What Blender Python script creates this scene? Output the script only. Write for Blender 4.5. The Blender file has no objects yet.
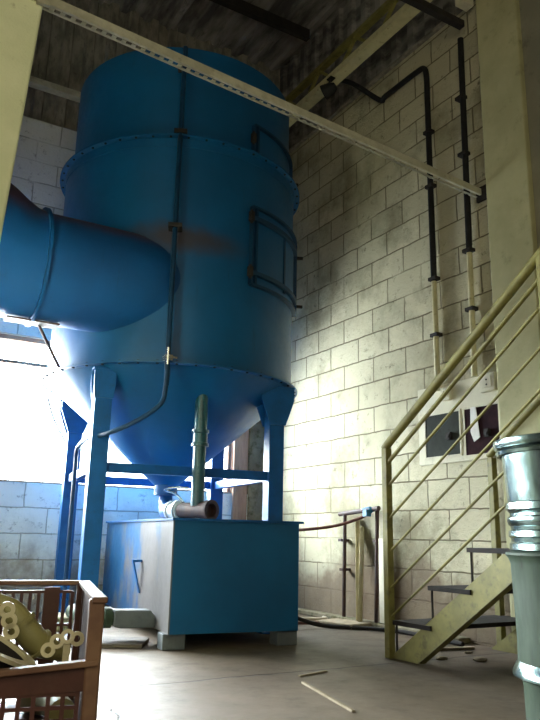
import bpy, bmesh, math, random
from mathutils import Vector, Matrix
random.seed(7)
PI = math.pi
SC = bpy.context.scene
COL = SC.collection

# ------------------------------------------------------------------ helpers
class MB:
    def __init__(s): s.bm = bmesh.new()
    def box(s, c, d, rz=0, M=None):
        m = Matrix.Translation(c) @ Matrix.Rotation(rz, 4, 'Z')
        if M is not None: m = Matrix.Translation(c) @ M
        bmesh.ops.create_cube(s.bm, size=1, matrix=m @ Matrix.Diagonal((d[0], d[1], d[2], 1)))
        return s
    def lim(s, x0, x1, y0, y1, z0, z1):
        return s.box(((x0+x1)/2, (y0+y1)/2, (z0+z1)/2), (x1-x0, y1-y0, z1-z0))
    def bar(s, a, b, w, h, up=(0, 0, 1)):
        a, b = Vector(a), Vector(b); d = b-a; L = d.length; d.normalize()
        up = Vector(up)
        if abs(d.dot(up)) > .98: up = Vector((0, 1, 0))
        sx = d.cross(up).normalized(); uz = sx.cross(d)
        M = Matrix((( d.x, sx.x, uz.x, 0), (d.y, sx.y, uz.y, 0), (d.z, sx.z, uz.z, 0), (0, 0, 0, 1)))
        return s.box((a+b)/2, (L, w, h), M=M)
    def tube(s, pts, r, n=12, cap=True):
        pts = [Vector(p) for p in pts]
        rs = r if isinstance(r, (list, tuple)) else [r]*len(pts)
        rings = []; prev = None
        for i, p in enumerate(pts):
            a = pts[max(i-1, 0)]; b = pts[min(i+1, len(pts)-1)]
            d = (b-a).normalized()
            if prev is None:
                q = Vector((0, 0, 1)) if abs(d.z) < .9 else Vector((1, 0, 0))
                x = d.cross(q).normalized()
            else:
                x = (prev - d*prev.dot(d)).normalized()
            prev = x; y = d.cross(x)
            rings.append([s.bm.verts.new(p + rs[i]*(math.cos(2*PI*k/n)*x + math.sin(2*PI*k/n)*y)) for k in range(n)])
        for A, B in zip(rings, rings[1:]):
            for k in range(n):
                f = s.bm.faces.new((A[k], A[(k+1) % n], B[(k+1) % n], B[k])); f.smooth = True
        if cap:
            s.bm.faces.new(rings[0][::-1]); s.bm.faces.new(rings[-1])
        return s
    def lathe(s, prof, c=(0, 0, 0), n=96, M=None, a0=0, a1=2*PI, closed=False):
        """prof: list of (r, z)."""
        full = abs(a1-a0-2*PI) < 1e-6
        T = Matrix.Translation(c) @ (M if M is not None else Matrix.Identity(4))
        steps = n if full else n+1
        rings = []
        for k in range(steps):
            a = a0+(a1-a0)*k/n
            rings.append([s.bm.verts.new(T @ Vector((r*math.cos(a), r*math.sin(a), z))) for r, z in prof])
        m = len(prof)
        for k in range(n):
            A = rings[k]; B = rings[(k+1) % steps]
            for j in range(m if closed else m-1):
                f = s.bm.faces.new((A[j], B[j], B[(j+1) % m], A[(j+1) % m])); f.smooth = True
        if not full and closed:
            s.bm.faces.new(rings[0]); s.bm.faces.new(rings[-1][::-1])
        return s
    def prism(s, poly, axis, a, b):
        """poly of 2D points extruded along axis from a to b."""
        def P(p, t):
            return {'x': (t, p[0], p[1]), 'y': (p[0], t, p[1]), 'z': (p[0], p[1], t)}[axis]
        A = [s.bm.verts.new(P(p, a)) for p in poly]; B = [s.bm.verts.new(P(p, b)) for p in poly]
        s.bm.faces.new(A); s.bm.faces.new(B[::-1]); n = len(poly)
        for k in range(n): s.bm.faces.new((A[k], B[k], B[(k+1) % n], A[(k+1) % n]))
        return s
    def build(s, name, mat, parent=None, bevel=0, auto=True):
        bmesh.ops.remove_doubles(s.bm, verts=s.bm.verts, dist=1e-5)
        bmesh.ops.recalc_face_normals(s.bm, faces=s.bm.faces)
        me = bpy.data.meshes.new(name); s.bm.to_mesh(me); s.bm.free()
        if mat: me.materials.append(mat)
        o = bpy.data.objects.new(name, me); COL.objects.link(o)
        if parent is not None:
            o.parent = parent
            o.matrix_parent_inverse = world(parent).inverted()
        if auto:
            me.set_sharp_from_angle(angle=math.radians(35))
        if bevel:
            b = o.modifiers.new('bevel', 'BEVEL'); b.width = bevel; b.segments = 2; b.limit_method = 'ANGLE'
        return o

def world(o):
    m = Matrix.Translation(o.location) @ o.rotation_euler.to_matrix().to_4x4()
    if o.parent: return world(o.parent) @ o.matrix_parent_inverse @ m
    return m

def empty(name, loc, rz=0):
    o = bpy.data.objects.new(name, None); COL.objects.link(o)
    o.location = loc; o.rotation_euler = (0, 0, rz); o.empty_display_size = .1
    return o
def tag(o, label, cat, group=None, kind=None):
    o['label'] = label; o['category'] = cat
    if group: o['group'] = group
    if kind: o['kind'] = kind
    return o
def struct(o, label=None):
    o['kind'] = 'structure'
    if label: o['label'] = label; o['category'] = 'structure'
    return o
def smooth_path(pts, n=8):
    P = [Vector(p) for p in pts]; P = [P[0]*2-P[1]]+P+[P[-1]*2-P[-2]]; out = []
    for i in range(1, len(P)-2):
        p0, p1, p2, p3 = P[i-1:i+3]
        for k in range(n):
            t = k/n
            out.append(.5*((2*p1)+(-p0+p2)*t+(2*p0-5*p1+4*p2-p3)*t*t+(-p0+3*p1-3*p2+p3)*t**3))
    out.append(P[-2]); return out

# ------------------------------------------------------------------ materials
class N:
    def __init__(s, name):
        s.m = bpy.data.materials.new(name); s.m.use_nodes = True
        s.t = s.m.node_tree; s.n = s.t.nodes; s.n.clear()
        s.out = s.n.new('ShaderNodeOutputMaterial'); s.b = s.n.new('ShaderNodeBsdfPrincipled')
        s.l(s.b.outputs[0], s.out.inputs[0])
        s.tc = s.n.new('ShaderNodeTexCoord')
        g = s.n.new('ShaderNodeNewGeometry'); s.pos = g.outputs['Position']
    def l(s, a, b): s.t.links.new(a, b)
    def noise(s, scale, detail=6, rough=.6, vec=None, stretch=None):
        t = s.n.new('ShaderNodeTexNoise'); t.inputs['Scale'].default_value = scale
        t.inputs['Detail'].default_value = detail; t.inputs['Roughness'].default_value = rough
        v = vec or s.tc.outputs['Object']
        if stretch:
            mp = s.n.new('ShaderNodeMapping'); mp.inputs['Scale'].default_value = stretch; s.l(v, mp.inputs[0]); v = mp.outputs[0]
        s.l(v, t.inputs['Vector']); return t.outputs['Fac']
    def ramp(s, fac, stops):
        r = s.n.new('ShaderNodeValToRGB'); e = r.color_ramp.elements
        while len(e) < len(stops): e.new(.5)
        for q, (p, c) in zip(e, stops):
            q.position = p; q.color = (*c, 1) if len(c) == 3 else c
        s.l(fac, r.inputs[0]); return r.outputs[0]
    def sstep(s, fac, a, b):
        r = s.n.new('ShaderNodeMapRange'); r.interpolation_type = 'SMOOTHSTEP'
        r.inputs['From Min'].default_value = a; r.inputs['From Max'].default_value = b
        s.l(fac, r.inputs['Value']); return r.outputs[0]
    def mix(s, fac, a, b, mode='MIX'):
        x = s.n.new('ShaderNodeMix'); x.data_type = 'RGBA'; x.blend_type = mode
        for inp, v in ((x.inputs[0], fac), (x.inputs[6], a), (x.inputs[7], b)):
            if isinstance(v, (int, float)): inp.default_value = v
            elif isinstance(v, tuple): inp.default_value = (*v, 1)
            else: s.l(v, inp)
        return x.outputs[2]
    def math(s, op, a, b=None):
        x = s.n.new('ShaderNodeMath'); x.operation = op
        for i, v in enumerate((a, b)):
            if v is None: continue
            if isinstance(v, (int, float)): x.inputs[i].default_value = v
            else: s.l(v, x.inputs[i])
        return x.outputs[0]
    def sep(s, v):
        x = s.n.new('ShaderNodeSeparateXYZ'); s.l(v, x.inputs[0]); return x.outputs
    def bump(s, h, strength=.3, dist=.01, prev=None):
        b = s.n.new('ShaderNodeBump'); b.inputs['Strength'].default_value = strength; b.inputs['Distance'].default_value = dist
        s.l(h, b.inputs['Height'])
        if prev is not None: s.l(prev, b.inputs['Normal'])
        return b.outputs[0]
    def set(s, color=None, rough=None, metal=None, normal=None, spec=None):
        for nm, v in (('Base Color', color), ('Roughness', rough), ('Metallic', metal), ('Normal', normal), ('Specular IOR Level', spec)):
            if v is None: continue
            i = s.b.inputs[nm]
            if isinstance(v, tuple): i.default_value = (*v, 1)
            elif isinstance(v, (int, float)): i.default_value = v
            else: s.l(v, i)
        return s.m

def paint(name, c1, c2, dirt=(.06, .045, .03), amt=.5, scale=6, rough=.45, metal=0, fine=60, bump=.15, spec=.5, lo=.55, hi=.75, stretch=(1, 1, 1)):
    m = N(name)
    a = m.noise(scale, stretch=stretch); base = m.mix(m.sstep(a, .35, .65), c1, c2)
    d = m.sstep(m.noise(scale*2.3, 9, .7, stretch=stretch), lo, hi)
    col = m.mix(m.math('MULTIPLY', d, amt), base, dirt)
    nz = m.noise(fine, 4)
    return m.set(col, m.math('ADD', m.math('MULTIPLY', nz, .2), rough-.1), metal, m.bump(nz, bump, .003), spec)

def block_wall(name, ax, c1, c2, mortar, off=(0, 0), grime=(.17, .15, .09), dirty=.7):
    m = N(name)
    p = m.sep(m.pos)
    cmb = m.n.new('ShaderNodeCombineXYZ')
    # slight waviness of the joints
    w = m.math('MULTIPLY', m.math('SUBTRACT', m.noise(7, 3, vec=m.pos), .5), .018)
    m.l(m.math('ADD', m.math('ADD', p[ax], off[0]), w), cmb.inputs[0])
    m.l(m.math('ADD', m.math('ADD', p[2], off[1]), w), cmb.inputs[1])
    br = m.n.new('ShaderNodeTexBrick'); m.l(cmb.outputs[0], br.inputs['Vector'])
    br.offset = .5; br.squash = 1
    for k, v in (('Scale', 1), ('Mortar Size', .006), ('Mortar Smooth', .35), ('Bias', 0), ('Brick Width', .385), ('Row Height', .2)):
        br.inputs[k].default_value = v
    br.inputs['Color1'].default_value = (*c1, 1); br.inputs['Color2'].default_value = (*c2, 1); br.inputs['Mortar'].default_value = (*mortar, 1)
    big = m.noise(1.6, 8, .65, vec=m.pos)
    spot = m.noise(14, 8, .75, vec=m.pos)
    # plastered-over places hide the joints
    plast = m.sstep(m.noise(1.1, 3, .5, vec=m.pos), .56, .62)
    col = m.mix(m.math('MULTIPLY', plast, .75), br.outputs['Color'], m.mix(.5, c1, c2))
    col = m.mix(m.math('MULTIPLY', m.sstep(big, .42, .66), dirty), col, grime)
    col = m.mix(m.math('MULTIPLY', m.sstep(spot, .56, .72), .75), col, tuple(x*.5 for x in grime))
    # damp rising from the ground
    base = m.math('ADD', p[2], m.math('MULTIPLY', big, -.9))
    col = m.mix(m.math('MULTIPLY', m.sstep(base, .08, -.22), .8), col, (.17, .12, .085))
    h = m.math('SUBTRACT', m.math('MULTIPLY', m.noise(28, 8, .75, vec=m.pos), .6), m.math('MULTIPLY', br.outputs['Fac'], m.math('SUBTRACT', 1, m.math('MULTIPLY', plast, .7))))
    return m.set(col, .9, 0, m.bump(h, 1.0, .02), .15)

M = {}
M['right_blocks'] = block_wall('whitewashed block right', 1, (.60, .56, .40), (.47, .44, .31), (.20, .175, .115), (-.08, -.015))
M['back_blocks'] = block_wall('whitewashed block back', 0, (.80, .80, .74), (.72, .72, .67), (.42, .42, .36), (.1, .0), dirty=.3)
M['plaster'] = paint('yellowed plaster', (.50, .48, .28), (.42, .40, .23), (.12, .11, .07), .6, 3, .85, fine=45, bump=.4, spec=.2, lo=.52, hi=.8)
M['plaster_old'] = paint('grey plaster', (.30, .285, .22), (.24, .23, .18), (.10, .09, .07), .6, 3, .9, fine=45, bump=.4, spec=.2)
M['column_paint'] = paint('pale column paint', (.88, .90, .62), (.80, .83, .55), (.35, .34, .15), .5, 5, .8, fine=90, bump=.6, spec=.2, lo=.60, hi=.75)
M['pad'] = paint('cream board', (.68, .65, .50), (.6, .57, .44), (.2, .17, .1), .4, 5, .8, fine=50, bump=.3, spec=.2)
M['concrete'] = paint('mossy concrete', (.25, .22, .15), (.16, .14, .10), (.06, .06, .02), .8, 5, .9, fine=40, bump=.5, spec=.15, lo=.45, hi=.65)
M['wood'] = paint('weathered timber', (.36, .22, .15), (.27, .16, .11), (.10, .07, .05), .7, 5, .85, fine=50, bump=.4, spec=.15, stretch=(4, 4, .6))
M['stick'] = paint('pale timber', (.50, .44, .26), (.38, .33, .19), (.12, .09, .05), .7, 8, .8, fine=50, bump=.3, spec=.2, stretch=(4, 4, .8))
M['roof'] = paint('aged roof sheet', (.32, .30, .28), (.10, .095, .095), (.04, .035, .03), .8, 3, .85, spec=.1, fine=30, bump=.4, stretch=(2, .5, 2))
M['cladding'] = paint('aged wall sheet', (.32, .29, .24), (.17, .155, .135), (.03, .025, .02), .8, 6, .85, spec=.1, fine=30, bump=.4, stretch=(2, 2, .7))
M['steel_dark'] = paint('dark steel', (.035, .03, .028), (.022, .02, .02), (.05, .03, .02), .5, 8, .75, spec=.15)
M['pipe_black'] = paint('black pipe paint', (.018, .018, .02), (.012, .012, .014), (.05, .045, .03), .5, 14, .6, spec=.2)
M['cream'] = paint('cream paint', (.62, .57, .34), (.52, .48, .28), (.16, .11, .05), .55, 9, .55, lo=.55, hi=.7)
M['olive'] = paint('worn yellow paint', (.25, .225, .06), (.18, .16, .045), (.09, .07, .03), .7, 7, .6, lo=.5, hi=.7)
M['angle'] = paint('painted angle iron', (.56, .54, .42), (.42, .40, .30), (.15, .12, .08), .5, 9, .5, metal=.1)
M['box_metal'] = paint('panel grey', (.055, .06, .055), (.04, .045, .04), (.03, .025, .02), .6, 8, .95, spec=.03)
M['box_purple'] = paint('panel dark maroon', (.04, .02, .024), (.025, .014, .018), (.015, .012, .012), .6, 8, .95, spec=.03)
M['paper'] = paint('white paper', (.85, .83, .76), (.78, .76, .7), (.5, .45, .4), .3, 9, .8)
M['galv'] = paint('galvanised zinc', (.20, .27, .255), (.11, .155, .145), (.03, .035, .03), .5, 4, .2, metal=.95, fine=20, bump=.08, stretch=(3, 3, .5))
M['galv_dull'] = paint('dull green zinc', (.04, .058, .038), (.026, .04, .026), (.02, .02, .012), .7, 7, .6, metal=0, spec=.12, fine=30, bump=.2, stretch=(3, 3, .6))
M['rubber'] = paint('black rubber', (.02, .018, .018), (.03, .026, .025), (.08, .06, .05), .5, 15, .8, spec=.15)
M['hose_red'] = paint('brown hose', (.16, .05, .035), (.11, .04, .03), (.05, .03, .02), .5, 15, .5)
M['hose_pale'] = paint('pale hose', (.55, .48, .38), (.45, .38, .3), (.15, .1, .07), .5, 15, .5)
M['crate'] = paint('brown crate plastic', (.08, .024, .017), (.055, .017, .013), (.14, .08, .055), .45, 5, .55, fine=40, bump=.2, lo=.5, hi=.75)
M['crate_edge'] = paint('worn crate rim and lit post', (.22, .12, .07), (.13, .06, .04), (.12, .06, .04), .5, 9, .6, fine=40, bump=.2)  # worn rim tone, also used to paint light onto one corner post
M['cream_plastic'] = paint('cream plastic', (.70, .64, .42), (.6, .54, .36), (.25, .18, .09), .5, 9, .5)
M['olive_plastic'] = paint('olive plastic', (.32, .29, .12), (.25, .23, .09), (.10, .08, .03), .6, 9, .5)
M['pvc'] = paint('pale pvc', (.55, .6, .6), (.45, .5, .5), (.15, .12, .1), .6, 9, .4)
M['rust'] = paint('rusty pipe', (.065, .028, .02), (.035, .02, .022), (.02, .015, .015), .6, 14, .7)
M['bluev'] = paint('blue valve', (.02, .18, .35), (.02, .14, .3), (.03, .03, .03), .3, 9, .4)
M['chrome'] = paint('bright clamp', (.75, .75, .72), (.6, .6, .58), (.1, .08, .06), .3, 15, .25, metal=1)
M['litter'] = paint('dusty litter', (.30, .25, .18), (.22, .18, .12), (.08, .06, .04), .6, 9, .9, spec=.1)
M['dark_board'] = paint('grimy board', (.10, .075, .055), (.06, .045, .035), (.03, .02, .02), .5, 6, .7)

M['foot'] = paint('grey foot paint', (.10, .11, .12), (.07, .08, .09), (.04, .03, .03), .5, 8, .7)
def blue(name, c1, c2, rough=.38, rustband=False, grey=False, dust=False):
    m = N(name)
    a = m.noise(2.2, 6, vec=m.pos)
    col = m.mix(m.sstep(a, .35, .65), c1, c2)
    st = m.sstep(m.noise(5, 9, .7, vec=m.pos, stretch=(3, 3, .45)), .58, .75)
    col = m.mix(m.math('MULTIPLY', st, .45), col, tuple(x*.35+.01 for x in c1))
    spk = m.sstep(m.noise(45, 6, .7, vec=m.pos), .66, .74)
    col = m.mix(m.math('MULTIPLY', spk, .35), col, (.10, .11, .11))
    if rustband:
        # rust dust lying where the inlet meets the body
        d = m.n.new('ShaderNodeVectorMath'); d.operation = 'SUBTRACT'; m.l(m.pos, d.inputs[0]); d.inputs[1].default_value = (1.70, 4.15, 2.55)
        sc = m.n.new('ShaderNodeVectorMath'); sc.operation = 'MULTIPLY'; m.l(d.outputs[0], sc.inputs[0]); sc.inputs[1].default_value = (1.6, 1, 6.5)
        ln = m.n.new('ShaderNodeVectorMath'); ln.operation = 'LENGTH'; m.l(sc.outputs[0], ln.inputs[0])
        f = m.math('MULTIPLY', m.sstep(m.math('ADD', ln.outputs['Value'], m.math('MULTIPLY', m.noise(6, 6, vec=m.pos), .8)), 1.35, .55), .8)
        col = m.mix(f, col, (.05, .028, .02))
    if dust:
        p = m.sep(m.pos)
        f = m.sstep(m.math('ADD', p[2], m.math('MULTIPLY', m.noise(4, 5, vec=m.pos), .16)), 2.50, 2.66)
        col = m.mix(m.math('MULTIPLY', f, .85), col, (.085, .03, .03))
    if grey:
        p = m.sep(m.tc.outputs['Object'])
        f = m.math('MULTIPLY', m.sstep(m.math('ADD', m.noise(3.5, 6, vec=m.pos, stretch=(1, 1, .6)), m.math('MULTIPLY', p[1], -.18)), .22, .40), .85)
        left = m.sstep(p[0], .012, .006)
        col = m.mix(m.math('MULTIPLY', f, left), col, (.13, .108, .09))
    nz = m.noise(30, 4, vec=m.pos)
    dent = m.noise(3.5, 2, vec=m.pos)
    nrm = m.bump(nz, .12, .003, m.bump(dent, .35, .02))
    return m.set(col, m.math('ADD', m.math('MULTIPLY', nz, .18), rough-.08), 0, nrm, .35)
M['blue'] = blue('tank blue', (.0025, .08, .215), (.0025, .066, .18), .42, rustband=True)
M['blue_bin'] = blue('bin blue', (.003, .082, .21), (.003, .066, .175), .45, grey=True)
M['blue_duct'] = blue('duct blue', (.005, .075, .24), (.005, .06, .20), .45, dust=True)
M['blue_dark'] = paint('dark blue steel', (.004, .075, .24), (.004, .06, .19), (.02, .02, .025), .4, 8, .5, spec=.25)
M['pipe_navy'] = paint('navy pipe paint', (.004, .035, .09), (.004, .028, .07), (.03, .02, .02), .5, 9, .5, spec=.25)
M['green_pipe'] = paint('dark green pipe', (.01, .08, .10), (.008, .055, .07), (.02, .02, .02), .4, 9, .3)

def floor_mat():
    m = N('dusty concrete floor')
    p = m.sep(m.pos)
    a = m.noise(.9, 9, .65, vec=m.pos); b = m.noise(6, 9, .75, vec=m.pos); c = m.noise(40, 6, .7, vec=m.pos)
    col = m.ramp(a, [(.3, (.07, .051, .034)), (.5, (.11, .082, .056)), (.7, (.155, .118, .082))])
    col = m.mix(m.math('MULTIPLY', m.sstep(b, .5, .72), .55), col, (.04, .028, .019))
    col = m.mix(m.math('MULTIPLY', m.sstep(c, .64, .72), .5), col, (.24, .19, .14))
    wob = m.math('MULTIPLY', m.math('SUBTRACT', m.noise(3, 4, vec=m.pos), .5), .10)
    j1 = m.math('ABSOLUTE', m.math('ADD', m.math('SUBTRACT', p[1], 3.04), wob))
    j2 = m.math('ABSOLUTE', m.math('ADD', m.math('SUBTRACT', p[0], .93), m.math('MULTIPLY', wob, 2.2)))
    j = m.math('MINIMUM', j1, j2)
    line = m.sstep(j, .011, .004)
    col = m.mix(line, col, (.03, .022, .018))
    rough = m.math('ADD', m.math('MULTIPLY', b, .45), .3)
    h = m.math('SUBTRACT', m.math('MULTIPLY', m.math('ADD', b, m.math('MULTIPLY', c, .3)), .5), line)
    return m.set(col, rough, 0, m.bump(h, .45, .01), .35)
M['floor'] = floor_mat()

def glass_mat():
    m = bpy.data.materials.new('window glass'); m.use_nodes = True
    t = m.node_tree; t.nodes.clear()
    o = t.nodes.new('ShaderNodeOutputMaterial'); mx = t.nodes.new('ShaderNodeMixShader')
    tr = t.nodes.new('ShaderNodeBsdfTransparent'); gl = t.nodes.new('ShaderNodeBsdfGlossy'); gl.inputs['Roughness'].default_value = .05
    tr.inputs[0].default_value = (.93, .97, .98, 1)
    mx.inputs[0].default_value = .06
    t.links.new(tr.outputs[0], mx.inputs[1]); t.links.new(gl.outputs[0], mx.inputs[2]); t.links.new(mx.outputs[0], o.inputs[0])
    return m
M['glass'] = glass_mat()

# ------------------------------------------------------------------ room shell
XL, XR, YB, YF, ZR = -2.5, 3.47, 5.98, -3.2, 5.7
WX1 = 3.11                                           # right edge of the long window
struct(MB().lim(XL-.2, XR+.25, YF-.2, YB+.25, -.15, 0).build('floor', M['floor']))
struct(MB().lim(XR, XR+.2, YF, YB, 0, 4.45).build('wall_right', M['right_blocks']))
w = MB()
w.lim(XL, WX1+.17, YB, YB+.2, 0, 1.0)
w.lim(XL, XR+.2, YB, YB+.2, 2.2, 4.2)
struct(w.build('wall_back', M['back_blocks']))
struct(MB().lim(WX1+.17, XR+.2, YB-.0, YB+.2, 0, 2.2).build('trim_corner_column', M['concrete'], bevel=.01))
struct(MB().lim(XL-.2, XL, YF, YB+.2, 0, ZR+.08).build('wall_left', M['dark_board']))
struct(MB().lim(XL-.2, XR+.2, YF-.2, YF, 0, ZR+.08).build('wall_front', M['dark_board']))
# pilaster on the right wall
struct(MB().lim(XR-.05, XR+.05, 2.69, 3.035, 0, ZR).build('trim_pilaster', M['plaster'], bevel=.008))
struct(MB().lim(XR-.012, XR+.05, YF, 2.69, 0, ZR).build('trim_plaster_panel', M['plaster_old']))
# painted ledge at the foot of the right wall
struct(MB().lim(XR-.10, XR, 3.4, 5.97, 0, .035).build('trim_wall_kerb', M['concrete'], bevel=.008))

def corrugated(u0, u1, pitch=.25, h=.035, top=.06):
    """trapezoid profile as (u, depth) points"""
    pts = []; u = u0
    while u < u1:
        pts += [(u, 0), (u+pitch-top-.04, 0), (u+pitch-top-.02, h), (u+pitch-.02, h)]
        u += pitch
    pts.append((u, 0)); return pts
def sheet(profile, P0, P1):
    """profile points mapped by P0/P1 functions to the two ends"""
    full = list(profile)+[(u, d-.006) for u, d in reversed(profile)]
    m = MB(); A = [m.bm.verts.new(P0(p)) for p in full]; B = [m.bm.verts.new(P1(p)) for p in full]; n = len(full); h = n//2
    for k in range(n): m.bm.faces.new((A[k], A[(k+1) % n], B[(k+1) % n], B[k]))
    for k in range(h-1):
        for V in (A, B): m.bm.faces.new((V[k], V[k+1], V[n-2-k], V[n-1-k]))
    return m
pf = corrugated(XL-1.2, XR+1.2)
struct((sheet(pf, lambda p: (p[0], YF-.6, ZR-p[1]+.04), lambda p: (p[0], YB+1.2, ZR-p[1]+.04)).build('ceiling', M['roof'])))
pb = corrugated(XL-.2, XR+.2, .21, .045, .07)
struct((sheet(pb, lambda p: (p[0], YB+.09-p[1], 4.2), lambda p: (p[0], YB+.09-p[1], ZR+.08)).build('wall_back_cladding', M['cladding'])))
pr = corrugated(YF, YB+.2, .21, .04, .07)
struct((sheet(pr, lambda p: (XR+.14-p[1], p[0], 4.452), lambda p: (XR+.14-p[1], p[0], ZR+.08)).build('wall_right_cladding', M['roof'])))
# pale plate along the top of the right wall
struct(MB().lim(XR-.03, XR+.12, 3.2, YB, 4.45, 4.475).build('trim_wall_plate', M['cladding']))
# girt and purlins
struct(MB().lim(XL, XR, YB-.05, YB+.035, 4.52, 4.58).build('trim_girt', M['angle']))
for i, y in enumerate((5.3, 4.1, 2.9, 1.7, .5, -.7)):
    o = MB().lim(XL, XR, y-.03, y+.03, ZR-.11, ZR-.0).build('trim_purlin', M['steel_dark']); struct(o)
# lattice beam beside the right wall
t = empty('lattice_beam', (3.15, 5.9, 4.45))
tag(t, 'cream lattice roof beam running along the top of the block wall', 'beam')
MB().lim(3.10, 3.20, -.5, 5.97, 4.44, 4.45).lim(3.10, 3.108, -.5, 5.97, 4.45, 4.50).build('bottom_chord', M['cream'], t)
MB().lim(3.12, 3.18, -.5, 5.97, 4.675, 4.71).build('top_chord', M['olive'], t)
y = -.4; k = 0
while y < 5.7:
    a, b = (y, 4.45), (y+.25, 4.68)
    if k % 2: a, b = (y+.25, 4.45), (y, 4.68)
    MB().bar((3.15, a[0], a[1]), (3.15, b[0], b[1]), .025, .025).build('lattice_web', M['olive'], t)
    if k % 2: y += .27
    else: y += .26
    k += 1
tag(MB().lim(XL+.01, XR-.055, 3.14, 3.19, 4.25, 4.30).build('tie_beam', M['steel_dark']), 'dark steel tie beam meeting the right wall above the pilaster', 'beam')
struct(MB().lim(XR-.16, XR-.05, 3.05, 3.12, 4.36, 4.48).build('trim_beam_bearing', M['pad']))

# ---------------------------------------------------------------- window
wn = empty('window_1', (.3, YB, 1.0)); struct(wn)
f = MB()
f.lim(XL, WX1, YB+.04, YB+.10, 2.165, 2.2).lim(XL, WX1, YB+.04, YB+.10, 1.965, 1.99).lim(XL, WX1, YB+.02, YB+.16, 1.0, 1.012)
f.lim(-1.0, -.96, YB+.05, YB+.09, 1.01, 2.17).lim(WX1-.03, WX1, YB+.04, YB+.1, 1.01, 2.17)
f.build('window_frame', M['wood'], wn)
MB().lim(XL, WX1-.03, YB+.066, YB+.070, 1.012, 1.965).build('window_pane', M['glass'], wn)
MB().lim(XL, WX1-.03, YB+.066, YB+.070, 1.99, 2.165).build('window_pane', M['glass'], wn)
# timber post at the right end of the window, standing on the sill wall
struct(MB().lim(WX1, WX1+.17, YB+.01, YB+.15, 1.0, 2.2).lim(WX1, WX1+.15, YB-.03, YB, 0, 1.95).build('trim_timber_post', M['wood'], bevel=.006))

# near left column
struct(MB().prism([(-.30, 0), (.31, 0), (.61, ZR), (-.30, ZR)], 'y', 2.86, 3.16).build('trim_left_column', M['column_paint'], bevel=.012))

# ------------------------------------------------------------------ angle bar
t = empty('perforated_angle_bar', (.46, 2.83, 2.9))
tag(t, 'long perforated angle iron spanning overhead from left column to right wall', 'bar')
A = Vector((.35, 2.81, 2.90)); B = Vector((3.46, 3.10, 2.90)); D = (B-A).normalized(); L = (B-A).length; S = Vector((-D.y, D.x, 0))
B2 = B
A = Vector((.38, 2.835, 2.9))
# solid vertical flange
m = MB(); m.bar(A+Vector((0, 0, .022)), B2+Vector((0, 0, .022)), .004, .044)
m.build('upright_flange', M['angle'], t)
m = MB()
m.bar(A+S*.007, B2+S*.007, .014, .004); m.bar(A+S*.043, B2+S*.043, .014, .004)
Lb = (B2-A).length; n = int(Lb/.05)
for k in range(n):
    c = A+D*(.05*k+.025)+S*.025
    m.bar(c-D*.011, c+D*.011, .022, .004)
m.build('perforated_flange', M['angle'], t)
MB().box((3.455, 3.10, 2.91), (.02, .09, .10)).build('wall_plate', M['steel_dark'], t)
MB().box((.46, 2.845, 2.925), (.06, .02, .08)).build('wall_plate', M['angle'], t)

# ------------------------------------------------------------------ TANK
TC = Vector((2.045, 4.985, 0)); RS = .912; ZL, ZM, ZT, ZA = 1.68, 3.29, 4.05, .935
tk = empty('cyclone_tank', (TC.x, TC.y, 0))
tag(tk, 'tall blue cylindrical steel tank with conical bottom on four square legs', 'tank')
MB().lathe([(RS, ZL), (RS, ZM)], TC, 128).build('lower_shell', M['blue'], tk)
RU = .868
MB().lathe([(RU, ZM), (RU, ZT), (RU-.02, ZT+.01), (.2, ZT+.05), (.0001, ZT+.05)], TC, 128).build('upper_shell', M['blue'], tk)
MB().lathe([(RS+.004, ZL), (.085, ZA+.03), (.085, ZA-.04), (.0001, ZA-.04)], TC, 128).build('cone', M['blue'], tk)
def ring(z, r0, r1, nb, name='ring_flange'):
    o = MB().lathe([(r0, z-.006), (r1, z-.006), (r1, z+.006), (r0, z+.006)], TC, 128, closed=True).build(name, M['blue'], tk)
    b = MB()
    return o
r_low = ring(ZL, RS-.01, RS+.05, 0); ring(ZM, RU-.01, RS+.05, 0)
MB().lathe([(RS+.002, ZM-.07), (RS+.007, ZM-.07), (RS+.007, ZM-.006), (RS+.002, ZM-.006)], TC, 128, closed=True).build('stiffener_band', M['blue'], tk)
MB().lathe([(RS+.002, ZL+.006), (RS+.006, ZL+.006), (RS+.006, ZL+.05), (RS+.002, ZL+.05)], TC, 128, closed=True).build('stiffener_band', M['blue'], tk)
bolt_me = None
for z in (ZL, ZM):
    for k in range(48):
        a = 2*PI*k/48+.03
        p = (TC.x+(RS+.03)*math.cos(a), TC.y+(RS+.03)*math.sin(a), z)
        if bolt_me is None:
            bo = MB().lathe([(.0001, -.013), (.009, -.013), (.009, .013), (.0001, .013)], (0, 0, 0), 6).build('bolt', M['steel_dark']); bolt_me = bo
        else:
            bo = bolt_me.copy(); COL.objects.link(bo)
        bo.parent = tk; bo.matrix_parent_inverse = Matrix.Translation((-tk.location.x, -tk.location.y, 0)); bo.location = p
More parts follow.
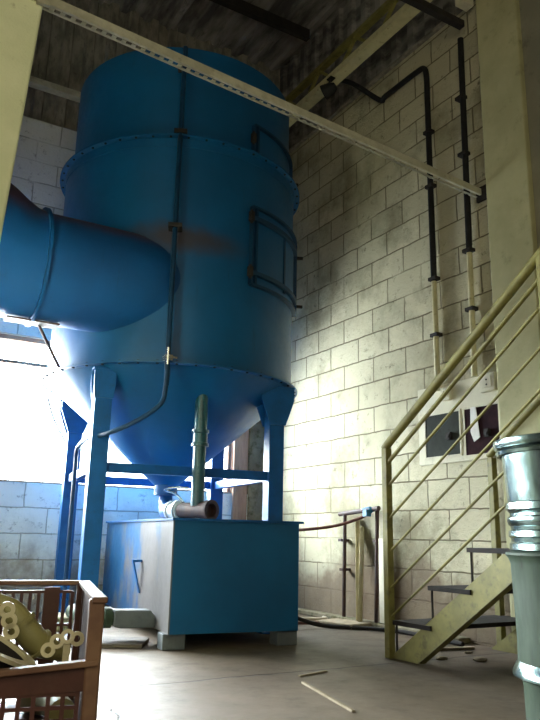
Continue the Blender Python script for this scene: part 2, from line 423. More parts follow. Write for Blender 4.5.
# inlet duct (horizontal, tangential)
DY, DZ, DR = 4.445, 2.255, .355
Mx = Matrix.Rotation(PI/2, 4, 'Y')   # lathe axis z -> x
prof = [(1.86, DR-.10, 0), (1.74, DR-.05, 0), (1.60, DR-.018, 0), (1.45, DR-.003, 0), (1.3, DR, 0), (.86, DR, 0), (.76, DR+.008, .008), (.66, DR+.03, .028), (.56, DR+.06, .055), (.46, DR+.09, .085), (.3, DR+.12, .12), (0, DR+.14, .14), (XL+.02, DR+.14, .14)]
MB().tube([(x, DY, DZ+dz) for x, r, dz in prof], [r for x, r, dz in prof], 96, cap=False).build('inlet_duct', M['blue_duct'], tk)
MB().lathe([(DR, .845), (DR+.028, .845), (DR+.028, .865), (DR, .865)], (0, DY, DZ), 96, M=Mx, closed=True).build('duct_flange', M['blue_dark'], tk)
MB().lim(.70, 1.02, DY-.07, DY+.04, DZ-DR-.022, DZ-DR-.012).build('duct_saddle', M['rust'], tk)
MB().tube([(.90, DY, DZ-DR-.01), (1.13, 4.74, ZL+.006)], .010, 8).build('stay_rod', M['rust'], tk)

# legs, gussets, beams
LEG = {'FL': (1.36, 4.48), 'FR': (2.575, 4.33), 'BR': (2.71, 5.52), 'BL': (1.52, 5.67)}
TH = math.radians(-7.5); LW = .11
def cone_z(x, y):
    r = math.hypot(x-TC.x, y-TC.y); return ZA + (ZL-ZA)*min(1, r/RS)
for k, (x, y) in LEG.items():
    zt = cone_z(x, y)+.02
    lg = MB().box((x, y, zt/2+.005), (LW, LW, zt-.01), rz=TH).build('leg', M['blue_dark'], tk, bevel=.004)
    MB().box((x, y, .006), (.2, .2, .012), rz=TH).build('foot_plate', M['blue_dark'], lg)
    # flared gusset under the ring
    ux, uy = math.cos(TH), math.sin(TH)
    g = MB(); e = .012
    h0, h1 = ZL-.30, ZL-.02
    fl = .015 if k == 'FL' else .07
    if k == 'FL': h0 = ZL-.22
    for s in (-1, 1):
        # two cheek plates that widen upwards
        c = Vector((x, y, 0)) + Vector((-uy, ux, 0))*s*(LW/2+.006)
        P = [(-LW/2-.005, h0), (LW/2+.005, h0), (LW/2+fl, h1-.10), (LW/2+fl, h1), (-LW/2-fl, h1), (-LW/2-fl, h1-.10)]
        V = []
        for side in (-e/2, e/2):
            V.append([g.bm.verts.new(c + Vector((ux, uy, 0))*p[0] + Vector((-uy, ux, 0))*side + Vector((0, 0, p[1]))) for p in P])
        g.bm.faces.new(V[0]); g.bm.faces.new(V[1][::-1])
        for q in range(6): g.bm.faces.new((V[0][q], V[1][q], V[1][(q+1) % 6], V[0][(q+1) % 6]))
    g.box((x, y, h1-.006), (LW+2*fl+.01, LW+.03, .012), rz=TH)
    g.build('gusset', M['blue_dark'], lg)
ZB = 1.025
def V3(k, z): return Vector((*LEG[k], z))
for a, b in (('FL', 'FR'), ('BL', 'BR'), ('FL', 'BL'), ('FR', 'BR')):
    p, q = V3(a, ZB), V3(b, ZB); d = (q-p).normalized()*LW/2
    MB().bar(p+d, q-d, .05, .06).build('crossbeam', M['blue_dark'], tk, bevel=.003)

# access hatches: curved frames on the shell
def cyl(a, r, z): return Vector((TC.x+r*math.cos(a), TC.y+r*math.sin(a), z))
def arc_bar(m, a0, a1, r, z, h, t):
    m.lathe([(r, z-h/2), (r+t, z-h/2), (r+t, z+h/2), (r, z+h/2)], TC, 24, a0=a0, a1=a1, closed=True)
R_ = math.radians
def hatch(z0, z1, a0, a1, r, inner=.085):
    plate = MB()
    plate.lathe([(r, z0), (r+.008, z0), (r+.008, z1), (r, z1)], TC, 24, a0=R_(a0), a1=R_(a1), closed=True)
    hp = plate.build('hatch', M['blue'], tk)
    m = MB()
    for z in (z0, z1): arc_bar(m, R_(a0), R_(a1), r, z, .016, .035)
    if inner:
        for z in (z0+inner, z1-inner): arc_bar(m, R_(a0), R_(a1), r+.006, z, .03, .03)
    for a in (a0, a1, a0+2.4, a1-2.4):
        arc_bar(m, R_(a)-.008, R_(a)+.008, r, (z0+z1)/2, z1-z0, .035)
    if inner: arc_bar(m, R_((a0+a1)/2)-.012, R_((a0+a1)/2)+.012, r+.006, (z0+z1)/2, z1-z0-.1, .012)
    m.build('hatch_frame', M['pipe_navy'], hp)
    for z in ((z0+inner, z1-inner) if inner else ((z0+z1)/2,)):
        c = cyl(R_(a0-1), r+.035, z)
        MB().box(c, (.03, .03, .07), rz=R_(a0)).tube([c+Vector((0, 0, -.05)), c+Vector((0, 0, .05))], .009, 8).build('hatch_clamp', M['steel_dark'], hp)
        c = cyl(R_(a1+1), r+.03, z)
        MB().bar(c, c+Vector((.05, -.02, 0)), .02, .02).build('hatch_handle', M['steel_dark'], hp)
hatch(2.30, 2.88, -80, -30, RS)
hatch(3.325, 3.56, -78, -30, RU, 0)

# gauge pipe down the front of the shell
a = R_(-114.3)
pp = [cyl(a, RU+.07, 4.0), cyl(a, RU+.07, ZM+.02), cyl(a, RS+.065, ZM-.05), cyl(a, RS+.065, ZL+.05), cyl(a, RS+.065, ZL-.16)]
gp = MB().tube(pp, .017, 12).build('gauge_pipe', M['pipe_navy'], tk)
MB().tube(smooth_path([cyl(a, RS+.065, ZL-.14), (1.63, 4.10, 1.43), (1.58, 4.13, 1.36), (1.46, 4.22, 1.27), (1.36, 4.36, 1.22), (1.33, 4.62, 1.22), (1.36, 4.9, 1.21), (1.37, 5.02, 1.17), (1.375, 5.04, 1.05), (1.375, 5.04, .8), (1.375, 5.04, .02)], 8), .015, 10).build('drain_pipe', M['pipe_navy'], tk)
c = cyl(a, RS+.065, ZL+.02)
MB().box(c, (.05, .05, .035)).bar(c+Vector((-.03, -.03, .0)), c+Vector((.05, -.03, .0)), .012, .012).tube([c+Vector((-.012, -.03, -.05)), c+Vector((-.012, -.03, .06))], .008, 8).build('pipe_valve', M['chrome'], gp)
for z in (2.6, ZM+.03, 3.85):
    r = RS if z < ZM else RU
    MB().box(cyl(a, r+.05, z), (.09, .10, .025), rz=a+PI/2).build('pipe_clamp', M['steel_dark'], gp)

# discharge pipework under the cone
dp = empty('discharge_pipe', (TC.x, 4.7, .705))
tag(dp, 'pipework under the tank cone with dark green riser and open rusty end', 'pipe')
MB().tube(smooth_path([(TC.x, TC.y, ZA-.045), (TC.x-.005, TC.y-.02, .84), (TC.x-.03, TC.y-.09, .785), (1.96, 4.74, .772), (1.925, 4.58, .772)], 6), .05, 20).build('elbow', M['blue_dark'], dp)
MB().tube([(1.93, 4.60, .772), (1.945, 4.45, .772)], .056, 20).tube([(1.941, 4.49, .772), (1.944, 4.47, .772)], .070, 20).tube([(1.932, 4.585, .772), (1.934, 4.57, .772)], .066, 20).build('coupling', M['pvc'], dp)
MB().tube([(1.945, 4.45, .772), (2.02, 4.22, .772)], .050, 24).build('branch', M['rust'], dp)
MB().lathe([(.0001, -.02), (.042, -.02), (.042, .03), (.066, .03), (.066, 0.0), (.056, 0.0), (.056, -.06), (.0001, -.06)], (2.025, 4.205, .772), 24, M=Matrix.Rotation(.31, 4, 'Z') @ Matrix.Rotation(PI/2, 4, 'X')).build('open_end', M['rust'], dp)
MB().tube([(1.982, 4.29, .80), (1.982, 4.29, 1.56)], .043, 24).build('riser', M['green_pipe'], dp)
MB().lathe([(.043, -.055), (.058, -.055), (.058, -.035), (.049, -.03), (.049, .03), (.058, .035), (.058, .055), (.043, .055)], (1.982, 4.29, 1.24), 28, closed=True).build('riser_coupling', M['green_pipe'], dp)
MB().tube(smooth_path([(1.955, 4.44, .82), (1.90, 4.46, .88), (1.83, 4.48, .905), (1.90, 4.42, .92), (1.955, 4.38, .915)], 6), .008, 8).build('valve_lever', M['chrome'], dp)

# ------------------------------------------------------------------ BLUE BIN under the tank
bx, by = 1.628, 3.83
bt = math.radians(-7.5)
bn = empty('settling_bin', (bx, by, 0), bt)
tag(bn, 'blue steel settling bin with overhanging rim under the tank cone', 'bin')
BW, BL_, Z0, Z1 = .785, 2.0, .085, .695
bm_ = world(bn)
def inbin(o):   # vertices were given in the bin's own frame
    o.parent = bn; o.matrix_parent_inverse = Matrix.Identity(4); return o
m = MB()
th = .006
m.lim(0, th, 0, BL_, Z0, Z1).lim(BW-th, BW, 0, BL_, Z0, Z1).lim(th, BW-th, 0, th, Z0, Z1).lim(th, BW-th, BL_-th, BL_, Z0, Z1).lim(th, BW-th, th, BL_-th, Z0, Z0+th)
inbin(m.build('body', M['blue_bin']))
m = MB()
m.lim(-.012, BW+.02, -.025, BL_+.01, Z1, Z1+.014)
inbin(m.build('lid', M['blue_dark']))
for (x, y) in ((.0, .03), (BW-.12, .03), (.0, BL_-.15), (BW-.10, BL_-.15)):
    inbin(MB().lim(x-.02 if x < .1 else x, (x-.02 if x < .1 else x)+.13, y, y+.11, 0, Z0).build('foot', M['foot'], bevel=.004))
# small bracket on the long left side
inbin(MB().lim(-.06, 0, .70, .74, .44, .455).prism([(-.058, .44), (-.05, .44), (0, .25), (-.008, .25)], 'y', .70, .74).build('bracket', M['blue_dark']))
# drain pipe with its box at the foot of the left side
o = MB().prism([(0, .09), (0, .15), (-.03, .185), (-.24, .19), (-.24, .10), (-.20, .09)], 'y', .28, .40).build('outlet_box', M['foot'], bevel=.006); inbin(o)
inbin(MB().tube([(-.235, .34, .145), (-.30, .345, .145), (-.36, .39, .145), (-.40, .55, .145), (-.41, .72, .145)], .044, 18).lathe([(.044, -.02), (.058, -.02), (.058, .02), (.044, .02)], (-.27, .343, .145), 20, M=Matrix.Rotation(PI/2, 4, 'Y'), closed=True).build('drain_elbow', M['galv_dull']))

# boards lying by the bin
o = MB().box((1.38, 4.22, .012), (.52, .30, .022), rz=-.5).build('floor_board', M['dark_board'], bevel=.004)
tag(o, 'grimy flat board lying on the floor left of the blue bin', 'board')
o = MB().box((1.36, 4.95, .045), (.10, .30, .09), rz=-.2).build('rubble_block', M['concrete'], bevel=.012)
tag(o, 'small grey block on the floor behind the bin drain', 'block')

# cable hanging from the ring to the back wall
tag(MB().tube(smooth_path([(1.345, 5.93, 1.69), (1.375, 5.93, 1.60), (1.42, 5.93, 1.50), (1.53, 5.93, 1.32), (1.62, 5.93, 1.18), (1.74, 5.93, 1.0), (1.80, 5.93, .82), (1.82, 5.93, .55)], 6), .007, 8).build('hanging_cable', M['rubber']), 'thin dark cable hanging before the window behind the back left tank leg', 'cable')

# ------------------------------------------------------------------ right wall fittings
wx = XR
def conduit(name, pts, split, label, r=.022):
    t = empty(name, (wx-.03, pts[-1][1], pts[-1][2])); tag(t, label, 'pipe', )
    up = [p for p in pts if p[2] >= split]; last = up[-1]; end = pts[-1]
    k = (last[2]-split)/(last[2]-end[2])
    mid = tuple(last[i]+(end[i]-last[i])*k for i in range(3))
    MB().tube(up+[mid], r, 12).build('upper_pipe', M['pipe_black'], t)['label'] = 'black upper length'
    MB().tube([mid, end], r*.9, 12).build('lower_pipe', M['cream'], t)['label'] = 'cream painted lower length'
    z = split+1.5
    for z in (split+.02, split+.75, split+1.2, split-.4):
        MB().lim(wx-.055, wx, end[1]-.035, end[1]+.035, z-.012, z+.012).build('clamp', M['steel_dark'], t)
    return t
X = wx-.03
conduit('bent_conduit_pipe', smooth_path([(3.20, 4.55, 4.60), (3.36, 4.40, 4.50), (X, 4.14, 4.22), (X, 4.06, 4.215), (X, 3.70, 4.21), (X, 3.60, 4.19), (X, 3.575, 4.10), (X, 3.575, 3.9)], 5)+[(X, 3.575, 1.62)], 2.42, 'black pipe with a bend at its top, cream painted below, on the block wall')
conduit('straight_conduit_pipe', [(X, 3.21, 4.20), (X, 3.235, 2.5), (X, 3.235, 1.66)], 2.52, 'straight black pipe on the block wall beside the pilaster')
# cream board round the electric boxes
struct(MB().lim(wx-.014, wx, 3.04, 3.80, 1.12, 1.66).build('trim_cream_pad', M['pad'], bevel=.004))
def panel(y0, y1, z0, z1, mat, label):
    t = empty('electric_panel', (wx-.02, (y0+y1)/2, z0)); tag(t, label, 'electric panel', 'electric panels on the right wall')
    MB().lim(wx-.026, wx-.014, y0-.012, y1+.012, z0-.012, z0).lim(wx-.026, wx-.014, y0-.012, y1+.012, z1, z1+.012).lim(wx-.026, wx-.014, y0-.012, y0, z0, z1).lim(wx-.026, wx-.014, y1, y1+.012, z0, z1).build('frame', M['pad'], t)
    d = MB().lim(wx-.022, wx-.0145, y0, y1, z0, z1).build('door', mat, t)
    ym = y0+.09
    MB().lim(wx-.045, wx-.022, ym-.02, ym+.02, z0+.10, z0+.15).tube([(wx-.05, ym, z0+.125), (wx-.03, ym, z0+.125)], .014, 12).build('lock', M['steel_dark'], d)
    return t
panel(3.395, 3.72, 1.17, 1.455, M['box_metal'], 'flat grey electric panel with a lock, left of the pair by the stair')
p2 = panel(3.06, 3.345, 1.155, 1.455, M['box_purple'], 'dark maroon electric panel with white paper hanging over its door')
o = MB().prism([(3.285, 1.46), (3.24, 1.46), (3.215, 1.26), (3.265, 1.235), (3.292, 1.30)], 'x', wx-.032, wx-.0275).build('paper_sheet', M['paper'])
tag(o, 'torn strip of white paper hanging on the dark maroon electric panel', 'paper')
for (y, z, s, lb) in ((3.50, 1.585, .09, 'small cream switch box under the bent pipe'), (3.12, 1.60, .12, 'square cream junction box under the straight pipe by the pilaster')):
    t = empty('junction_box', (wx-.02, y, z-s/2)); tag(t, lb, 'junction box')
    MB().lim(wx-.045, wx-.014, y-s/2, y+s/2, z-s/2, z+s/2).build('body', M['pad'], t, bevel=.004)
    MB().lim(wx-.05, wx-.045, y-s/3.3, y+s/3.3, z-s/3.3, z+s/3.3).build('cover', M['pad'], t, bevel=.002)
    for q in (-1, 1): MB().tube([(wx-.053, y, z+q*s*.13), (wx-.049, y, z+q*s*.13)], .006, 8).build('screw', M['steel_dark'], t)

# pipe frame with valve low on the wall
t = empty('standpipe_frame', (wx-.05, 4.45, 0)); tag(t, 'rusty standpipe frame against the block wall behind the stair post', 'pipe frame')
X = wx-.06
MB().tube([(X, 4.62, .80), (X, 4.64, .036)], .015, 10).build('standpipe', M['rust'], t)
MB().tube([(X, 4.22, .83), (X, 4.25, .036)], .015, 10).build('standpipe', M['rust'], t)
MB().tube([(X, 4.69, .80), (X, 4.20, .835)], .018, 10).build('top_pipe', M['rust'], t)
for y, z in ((4.665, .60), (4.65, .38), (4.235, .60)): MB().lim(X-.02, wx, y-.02, y+.02, z-.01, z+.01).build('clamp', M['rust'], t)
v = MB().tube([(X-.06, 4.28, .79), (X, 4.28, .83)], .02, 12).box((X-.05, 4.28, .80), (.045, .045, .05)).build('valve', M['bluev'], t); v['label'] = 'blue valve'
MB().bar((X-.07, 4.31, .83), (X-.07, 4.22, .84), .015, .01).build('valve_handle', M['bluev'], v)
tag(MB().bar((wx-.12, 4.38, .037), (wx-.03, 4.50, .76), .035, .05).build('timber_batten', M['stick'], bevel=.003), 'pale batten leaning inside the standpipe frame, nearer the bin', 'batten', 'battens leaning in the standpipe frame')
tag(MB().bar((wx-.16, 4.31, .037), (wx-.03, 4.44, .70), .03, .035).build('timber_batten', M['stick'], bevel=.003), 'pale batten leaning inside the standpipe frame, nearer the stair', 'batten', 'battens leaning in the standpipe frame')
tag(MB().box((wx-.05, 4.16, .33), (.05, .07, .58)).build('wall_post', M['pad'], bevel=.004), 'short cream post against the block wall right behind the stair post', 'post')

# hoses
H = lambda pts, r, mat, name, label: tag(MB().tube(smooth_path(pts, 8), r, 10).build(name, M[mat]), label, 'hose')
H([(2.52, 4.95, .70), (2.75, 4.88, .66), (2.98, 4.72, .665), (3.2, 4.5, .70), (3.33, 4.36, .755), (3.37, 4.30, .79)], .012, 'hose_red', 'rubber_hose', 'brown hose sagging from the blue bin to the valve on the standpipe frame')
H([(2.62, 4.35, .40), (2.64, 4.37, .25), (2.68, 4.40, .14), (2.80, 4.42, .085), (3.0, 4.35, .022), (3.2, 4.15, .018), (3.33, 3.9, .018), (3.32, 3.6, .018), (3.3, 3.3, .018)], .014, 'rubber', 'rubber_hose', 'dark hose curving on the floor from the bin to the stair')
H([(2.66, 4.62, .02), (2.85, 4.75, .018), (3.05, 4.78, .018), (3.2, 4.72, .018), (3.30, 4.72, .016), (3.33, 4.80, .016)], .013, 'hose_pale', 'rubber_hose', 'pale hose lying on the floor at the foot of the block wall')
H([(2.63, 4.5, .30), (2.68, 4.54, .12), (2.78, 4.56, .02), (2.95, 4.55, .018), (3.08, 4.50, .018), (3.18, 4.52, .018), (3.30, 4.60, .018)], .012, 'hose_red', 'rubber_hose', 'brown hose on the floor reaching the standpipe frame foot')
tag(MB().box((3.22, 4.38, .02), (.22, .34, .035), rz=.2).build('stone_slab', M['litter'], bevel=.01), 'low pale slab on the floor before the standpipe frame', 'slab')

# spotlight on the lattice beam
t = empty('spotlight', (3.06, 4.38, 4.30)); tag(t, 'black round spotlight hanging under the cream lattice beam', 'lamp')
MB().lathe([(.0001, .07), (.03, .065), (.05, .03), (.065, -.03), (.068, -.05), (.058, -.05), (.05, -.02), (.0001, -.01)], (3.07, 4.36, 4.31), 24, M=Matrix.Rotation(1.2, 4, 'X') @ Matrix.Rotation(.5, 4, 'Y')).build('shade', M['pipe_black'], t)
MB().tube([(3.09, 4.37, 4.44), (3.08, 4.37, 4.36)], .01, 8).box((3.10, 4.37, 4.435), (.05, .06, .012)).build('bracket', M['pipe_black'], t)

# ------------------------------------------------------------------ STAIR
sx0, sx1 = 2.64, 3.40; SY = 3.17; sl = .69; RUN, RISE = .28, .195; NST = 9
st = empty('steel_stair', (3.0, SY, 0)); tag(st, 'worn yellow steel stair with open treads rising beside the block wall', 'stair')
YE = SY-RUN*NST-.15
def stringer(x):
    ze = sl*(SY-YE)
    P = [(SY, .002), (SY-.21, .002), (YE, ze-.145), (YE, ze)]
    m = MB(); m.prism(P, 'x', x, x+.008)
    # channel flanges
    m.bar((x+.025, SY-.0, .004), (x+.025, YE, ze), .05, .006).bar((x+.025, SY-.21, .004), (x+.025, YE, ze-.145), .05, .006)
    return m.build('stringer', M['olive'], st)
stringer(sx0); stringer(sx1)
for k in range(1, NST+1):
    z = RISE*k; y1 = SY-.03-RUN*(k-1); y0 = y1-.29
    MB().lim(sx0-.01, sx1+.05, y0, y1, z-.022, z).build('tread', M['steel_dark'], st)
    for x in (sx0+.01, sx1+.03):
        MB().tube([(x, y1-.01, z-.02), (x, y1-.01, sl*(SY-y1)+.0)], .006, 6).build('tread_support', M['steel_dark'], st)
def rail_line(x, z0, r, ye, name, y0=SY):
    return MB().tube([(x, y0, z0), (x, ye, z0+sl*(SY-ye))], r, 12).build(name, M['olive'], st)
px = sx0-.005
MB().box((px, SY+.0, .56), (.042, .042, 1.12)).build('post', M['olive'], st, bevel=.004)
hr = MB().tube([(px, SY+.012, 1.12), (px, SY-.02, 1.148), (px, 1.0, 1.14+sl*(SY-1.0))], .024, 14).build('handrail', M['olive'], st)
for z, r in ((1.03, .012), (.90, .008), (.72, .007), (.54, .007), (.35, .007), (.20, .007)):
    rail_line(px, z, r, 1.0, 'guard_bar')
MB().box((px, 2.03, .79+.57), (.042, .042, 1.14)).build('post', M['olive'], st, bevel=.004)
MB().box((px, 1.02, 1.48+.57), (.042, .042, 1.14)).build('post', M['olive'], st, bevel=.004)
MB().box((sx1+.03, SY-.05, .56), (.042, .042, 1.12)).build('post', M['olive'], st, bevel=.004)
MB().tube([(sx1+.03, SY-.03, 1.13), (sx1-.0, 1.0, 1.14+sl*(SY-1.0))], .022, 14).build('handrail', M['olive'], st)
MB().box((sx1+.02, 1.02, 1.48+.57), (.042, .042, 1.14)).build('post', M['olive'], st, bevel=.004)

# ------------------------------------------------------------------ DRUM at the right edge
dc = (2.185, 1.6, 0)
dr = empty('metal_drum', dc); tag(dr, 'tall galvanised metal drum with ribbed collars at the right edge', 'drum')
MB().lathe([(.262, .905), (.276, .908), (.281, .922), (.279, .934), (.262, .938), (.252, .93), (.252, .91)], dc, 96, M=Matrix.Diagonal((1, 1, 1.03, 1)), closed=True).lathe([(.258, .885), (.270, .885), (.273, .895), (.268, .905), (.258, .905)], dc, 96, M=Matrix.Diagonal((1, 1, 1.03, 1)), closed=True).build('rim', M['galv'], dr)
MB().lathe([(.256, .905), (.252, .88), (.243, .76), (.240, .725)], dc, 96, M=Matrix.Diagonal((1, 1, 1.03, 1))).lathe([(.0001, .90), (.255, .902)], dc, 96, M=Matrix.Diagonal((1, 1, 1.03, 1))).build('barrel', M['galv'], dr)
MB().lathe([(.240, .730), (.248, .726), (.249, .705), (.242, .700), (.236, .692), (.236, .684), (.244, .680), (.247, .668), (.243, .656), (.236, .650), (.235, .640), (.243, .634), (.244, .618), (.237, .612), (.236, .600), (.242, .594), (.243, .575), (.237, .568)], dc, 96, M=Matrix.Diagonal((1, 1, 1.03, 1))).build('ribbed_collar', M['galv'], dr)
MB().lathe([(.237, .570), (.257, .566), (.259, .558), (.250, .548), (.243, .530), (.240, .44), (.236, .30), (.238, .225)], dc, 96, M=Matrix.Diagonal((1, 1, 1.03, 1))).build('lower_barrel', M['galv_dull'], dr)
MB().lathe([(.238, .230), (.246, .215), (.256, .198), (.257, .186), (.246, .180), (.228, .178)], dc, 96, M=Matrix.Diagonal((1, 1, 1.03, 1))).build('flared_ring', M['galv'], dr)
MB().lathe([(.230, .182), (.224, .15), (.222, .02), (.228, .008), (.228, 0), (.0001, 0)], dc, 96, M=Matrix.Diagonal((1, 1, 1.03, 1))).build('base', M['galv_dull'], dr)
m = MB()
m.tube([(dc[0]-.262*math.cos(.55), dc[1]-.262*math.sin(.55), .88), (dc[0]-.255*math.cos(.55), dc[1]-.255*math.sin(.55), .80), (dc[0]-.25*math.cos(.55), dc[1]-.25*math.sin(.55), .74)], .006, 8)
m.build('clasp', M['chrome'], dr)

# ------------------------------------------------------------------ CRATES
def make_crate(name, H_, front_low, fl):
    """local frame: x along the long side (to the left is negative), origin at near right bottom corner"""
    t = empty(name, (0, 0, 0))
    Lc, Wc = .56, .44
    def slats(u0, u1, z0, z1, put, nu, nz, t_=.006):
        m = MB()
        for k in range(nu+1):
            u = u0+(u1-u0)*k/nu; put(m, u-.0035, u+.0035, z0, z1, t_)
        for k in range(nz+1):
            z = z0+(z1-z0)*k/nz; put(m, u0, u1, z-.003, z+.003, t_)
        return m
    def wx_(y):   # a wall in the x-z plane
        return lambda m, a, b, z0, z1, q: m.lim(a, b, y, y+q, z0, z1)
    def wy_(x):
        return lambda m, a, b, z0, z1, q: m.lim(x, x+q, a, b, z0, z1)
    zt = H_
    back = slats(-Lc+.02, -.03, .02, zt-.02, wx_(Wc-.008), 28, 3)
    for x in (-Lc+.03, -.37, -.22, -.075): back.lim(x-.017, x+.017, Wc-.012, Wc, .01, zt-.01)
    back.build('back_panel', M['crate'], t)
    zf = zt-.10 if front_low else zt
    fr = slats(-Lc+.02, -.03, .02, zf-.03, wx_(.002), 22, 5)
    fr.prism([(0, zf-.045), (0, zf), (-.25, zf-.02), (-Lc, zf-.02), (-Lc, zf-.055), (-.25, zf-.055)], 'y', 0, .012)
    fr.build('front_panel', M['crate'], t)
    # rim of the dipped front
    r = MB().prism([(0, zf-.006), (0, zf+.004), (-.25, zf-.016), (-Lc, zf-.016), (-Lc, zf-.026), (-.25, zf-.026)], 'y', -.012, .012).build('front_rim', M['crate_edge'], t, bevel=.002)
    for x, nm in ((-.010, 'right_panel'), (-Lc, 'left_panel')):
        m = MB().lim(x, x+.010, .02, Wc-.02, .005, zt-.005)
        for yy in (.06, .38): m.lim(x-.002, x+.012, yy-.012, yy+.012, .01, zt)
        m.build(nm, M['crate'], t)
        MB().lim(x-.008, x+.018, -.008, Wc+.008, zt-.006, zt+.004).build('side_rim', M['crate_edge'], t, bevel=.002)
    MB().lim(-Lc, 0, Wc-.014, Wc+.010, zt-.006, zt+.004).build('back_rim', M['crate_edge'], t, bevel=.002)
    for (x, y) in ((-.02, 0), (-Lc, 0), (-.02, Wc-.022), (-Lc, Wc-.022)):
        MB().lim(x-.002, x+.024, y-.004, y+.024, .0, zt).build('corner_post', M['crate_edge'] if (x > -.1 and y < .1) else M['crate'], t, bevel=.004)  # near right post takes the paler tone as light painted into its colour
    m = slats(-Lc+.02, -.02, 0, 0, lambda m, a, b, z0, z1, q: None, 1, 1)
    for k in range(15): m.lim(-Lc+.02+k*.036, -Lc+.03+k*.036, .01, Wc-.01, 0, .008)
    for k in range(9): m.lim(-Lc+.01, -.01, .01+k*.051, .02+k*.051, 0, .008)
    m.lim(-Lc, 0, 0, Wc, .004, .007)
    m.build('base', M['crate'], t)
    return t
CR = math.radians(-13)
c0 = Vector((.411, 1.259))
cr = make_crate('plastic_crate', .252, True, 0); cr.location = (c0.x, c0.y, .256); cr.rotation_euler = (0, 0, CR)
tag(cr, 'open brown plastic crate of scrap fittings in the near left corner', 'crate', 'stacked plastic crates')
low = cr.copy(); COL.objects.link(low); low.location = (c0.x, c0.y, 0)
for ch in list(cr.children):
    q = ch.copy(); COL.objects.link(q); q.parent = low
tag(low, 'brown plastic crate standing on the floor under the filled one', 'crate', 'stacked plastic crates')
CM = Matrix.Translation((c0.x, c0.y, .256)) @ Matrix.Rotation(CR, 4, 'Z')
def cw(x, y, z): return CM @ Vector((x, y, z))      # inside the upper crate

# scrap in the crate
pts = smooth_path([cw(-.19, .31, .225), cw(-.155, .30, .205), cw(-.125, .30, .17), cw(-.10, .30, .145), cw(-.075, .31, .13), cw(-.04, .33, .115)], 5)
o = MB().tube(pts, [.017+.010*math.sin(PI*min(1, k/len(pts)*1.1)) for k in range(len(pts))], 16)
for q in (8, 16): o.tube([pts[q], pts[q+1]], .031, 16)
o = o.build('plastic_fitting', M['olive_plastic']); tag(o, 'olive moulded plastic fitting leaning across the crate', 'fitting')
def chain_strip(pts, w, hole):
    m = MB(); P = [Vector(p) for p in pts]
    for a, b in zip(P, P[1:]):
        c = (a+b)/2
        d = (b-a).normalized(); side = d.cross(Vector((.35, 1, -.25)).normalized()).normalized()
        nrm = side.cross(d)
        Mt = Matrix(((d.x, side.x, nrm.x, 0), (d.y, side.y, nrm.y, 0), (d.z, side.z, nrm.z, 0), (0, 0, 0, 1)))
        m.lathe([(hole, -.004), (w/2+.001, -.004), (w/2+.001, .004), (hole, .004)], c, 18, M=Mt, closed=True)
    return m
m = chain_strip([cw(-.085, .17, .138), cw(-.073, .17, .156), cw(-.055, .17, .168), cw(-.036, .17, .172), cw(-.020, .17, .160)], .025, .0065)
m.box(cw(-.046, .172, .125), (.012, .010, .075), rz=CR)
m.box(cw(-.046, .172, .088), (.045, .012, .010), rz=CR)
tag(m.build('perforated_bracket', M['cream_plastic']), 'cream perforated bracket standing up near the right end of the crate', 'bracket')
m = chain_strip([cw(-.163, .22, .225), cw(-.158, .22, .205), cw(-.152, .22, .185), cw(-.146, .22, .165)], .028, .007)
tag(m.build('perforated_link', M['cream_plastic']), 'cream perforated link at the left border of the crate', 'bracket')
# dark tub with a pale rim lying tilted in the crate
Mt = Matrix.Rotation(CR, 4, 'Z') @ Matrix.Rotation(.5, 4, 'Y')
cc = cw(-.205, .125, .182)
t = empty('plastic_tub', cc); tag(t, 'dark round tub with a cream rim tilted in the crate', 'tub')
MB().lathe([(.0001, -.09), (.075, -.09), (.108, 0), (.102, 0), (.070, -.084), (.0001, -.084)], cc, 48, M=Mt).build('body', M['rubber'], t)
MB().lathe([(.100, -.002), (.118, -.002), (.119, .005), (.100, .006)], cc, 48, M=Mt, closed=True).build('rim', M['cream_plastic'], t)
tag(MB().tube(smooth_path([cw(-.10, .33, .03), cw(-.09, .30, .035), cw(-.06, .24, .04), cw(-.045, .16, .038)], 5), .026, 14).build('scrap_elbow', M['olive_plastic']), 'olive pipe elbow under the cream bracket in the crate', 'fitting')

# ------------------------------------------------------------------ floor litter
tag(MB().bar((1.83, 2.79, .006), (1.71, 2.27, .006), .014, .008).build('metal_rod', M['litter']), 'pale flat rod lying on the open floor before the bin', 'rod')
tag(MB().bar((1.90, 2.93, .004), (2.09, 2.985, .004), .014, .006).build('wood_splinter', M['litter']), 'short pale splinter on the floor beyond the flat rod', 'splinter')
for i, (x, y, s, lb) in enumerate(((2.95, 2.75, .03, 'largest'), )):
    pass
for (x, y, s, lb) in ((2.86, 3.02, .028, 'pale stone chip on the floor under the foot of the stair'), (3.02, 2.90, .035, 'pale debris flake on the floor between the stair stringers'), (3.16, 3.12, .022, 'small pale chip on the floor by the far stair post')):
    m = MB(); bmesh.ops.create_icosphere(m.bm, subdivisions=2, radius=s, matrix=Matrix.Translation((x, y, s*.25)) @ Matrix.Diagonal((1.3, .8, .35, 1)))
    for v in m.bm.verts: v.co += Vector((random.uniform(-1, 1), random.uniform(-1, 1), 0))*s*.18
    tag(m.build('debris_chip', M['litter']), lb, 'debris', 'debris under the stair')
# stair foot bar beyond the far stringer
tag(MB().bar((2.85, 3.30, .008), (3.30, 3.22, .008), .03, .014).build('flat_bar', M['litter']), 'thin cream flat bar on the floor behind the stair foot', 'bar')

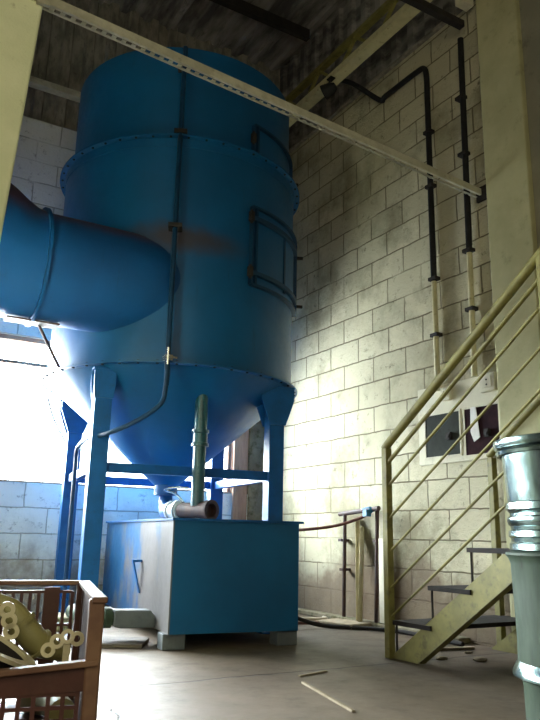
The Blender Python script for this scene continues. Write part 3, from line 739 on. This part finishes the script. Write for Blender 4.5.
# ------------------------------------------------------------------ camera
R0 = Vector((0.8606981996984372, -0.5087005975070383, 0.020550210019641222))
U0 = Vector((-0.13943507412221703, -0.19671222043948655, 0.9704958332903296))
F0 = Vector((0.4896493328295271, 0.8381694365853178, 0.24024055951035816))
cam = bpy.data.cameras.new('camera'); co = bpy.data.objects.new('camera', cam); COL.objects.link(co)
co.matrix_world = Matrix(((R0.x, U0.x, -F0.x, 0), (R0.y, U0.y, -F0.y, 0), (R0.z, U0.z, -F0.z, .62), (0, 0, 0, 1)))
cam.sensor_fit = 'VERTICAL'; cam.sensor_height = 24; cam.lens = 711.1/720*24; cam.clip_start = .02
SC.camera = co

# ------------------------------------------------------------------ light
wd = bpy.data.worlds.new('sky'); SC.world = wd; wd.use_nodes = True
nt = wd.node_tree; bg = nt.nodes['Background']; bg.inputs[1].default_value = 14
tcw = nt.nodes.new('ShaderNodeTexCoord'); sp = nt.nodes.new('ShaderNodeSeparateXYZ'); rr = nt.nodes.new('ShaderNodeValToRGB')
mr = nt.nodes.new('ShaderNodeMapRange'); mr.inputs['From Min'].default_value = -.2; mr.inputs['From Max'].default_value = .2
nt.links.new(tcw.outputs['Generated'], sp.inputs[0]); nt.links.new(sp.outputs[2], mr.inputs[0]); nt.links.new(mr.outputs[0], rr.inputs[0]); nt.links.new(rr.outputs[0], bg.inputs[0])
e = rr.color_ramp.elements; e[0].position = .42; e[0].color = (.025, .022, .02, 1); e[1].position = .5; e[1].color = (.94, .98, 1, 1)
def area(name, loc, target, size, size_y, power, color):
    l = bpy.data.lights.new(name, 'AREA'); l.shape = 'RECTANGLE'; l.size = size; l.size_y = size_y; l.energy = power; l.color = color
    o = bpy.data.objects.new(name, l); COL.objects.link(o); o.location = loc
    o.rotation_euler = (Vector(target)-Vector(loc)).to_track_quat('-Z', 'Y').to_euler(); return o
# unseen warm fill lamp, added behind the camera to brighten the near side
area('warm_fill', (-.5, -1.2, 2.3), (1.8, 4, 1.5), 3.2, 2.4, 56, (1, .93, .62))
pl = bpy.data.lights.new('window_daylight', 'AREA'); pl.shape = 'RECTANGLE'; pl.size = 5.4; pl.size_y = 1.1; pl.energy = 1250; pl.color = (.97, .99, 1)
po = bpy.data.objects.new('window_daylight', pl); COL.objects.link(po); po.location = (.35, YB+.35, 1.6); po.rotation_euler = (R_(-77), 0, 0); pl.spread = R_(112)

SC.view_settings.view_transform = 'Standard'; SC.view_settings.look = 'None'
SC.view_settings.exposure = 0; SC.view_settings.gamma = 1
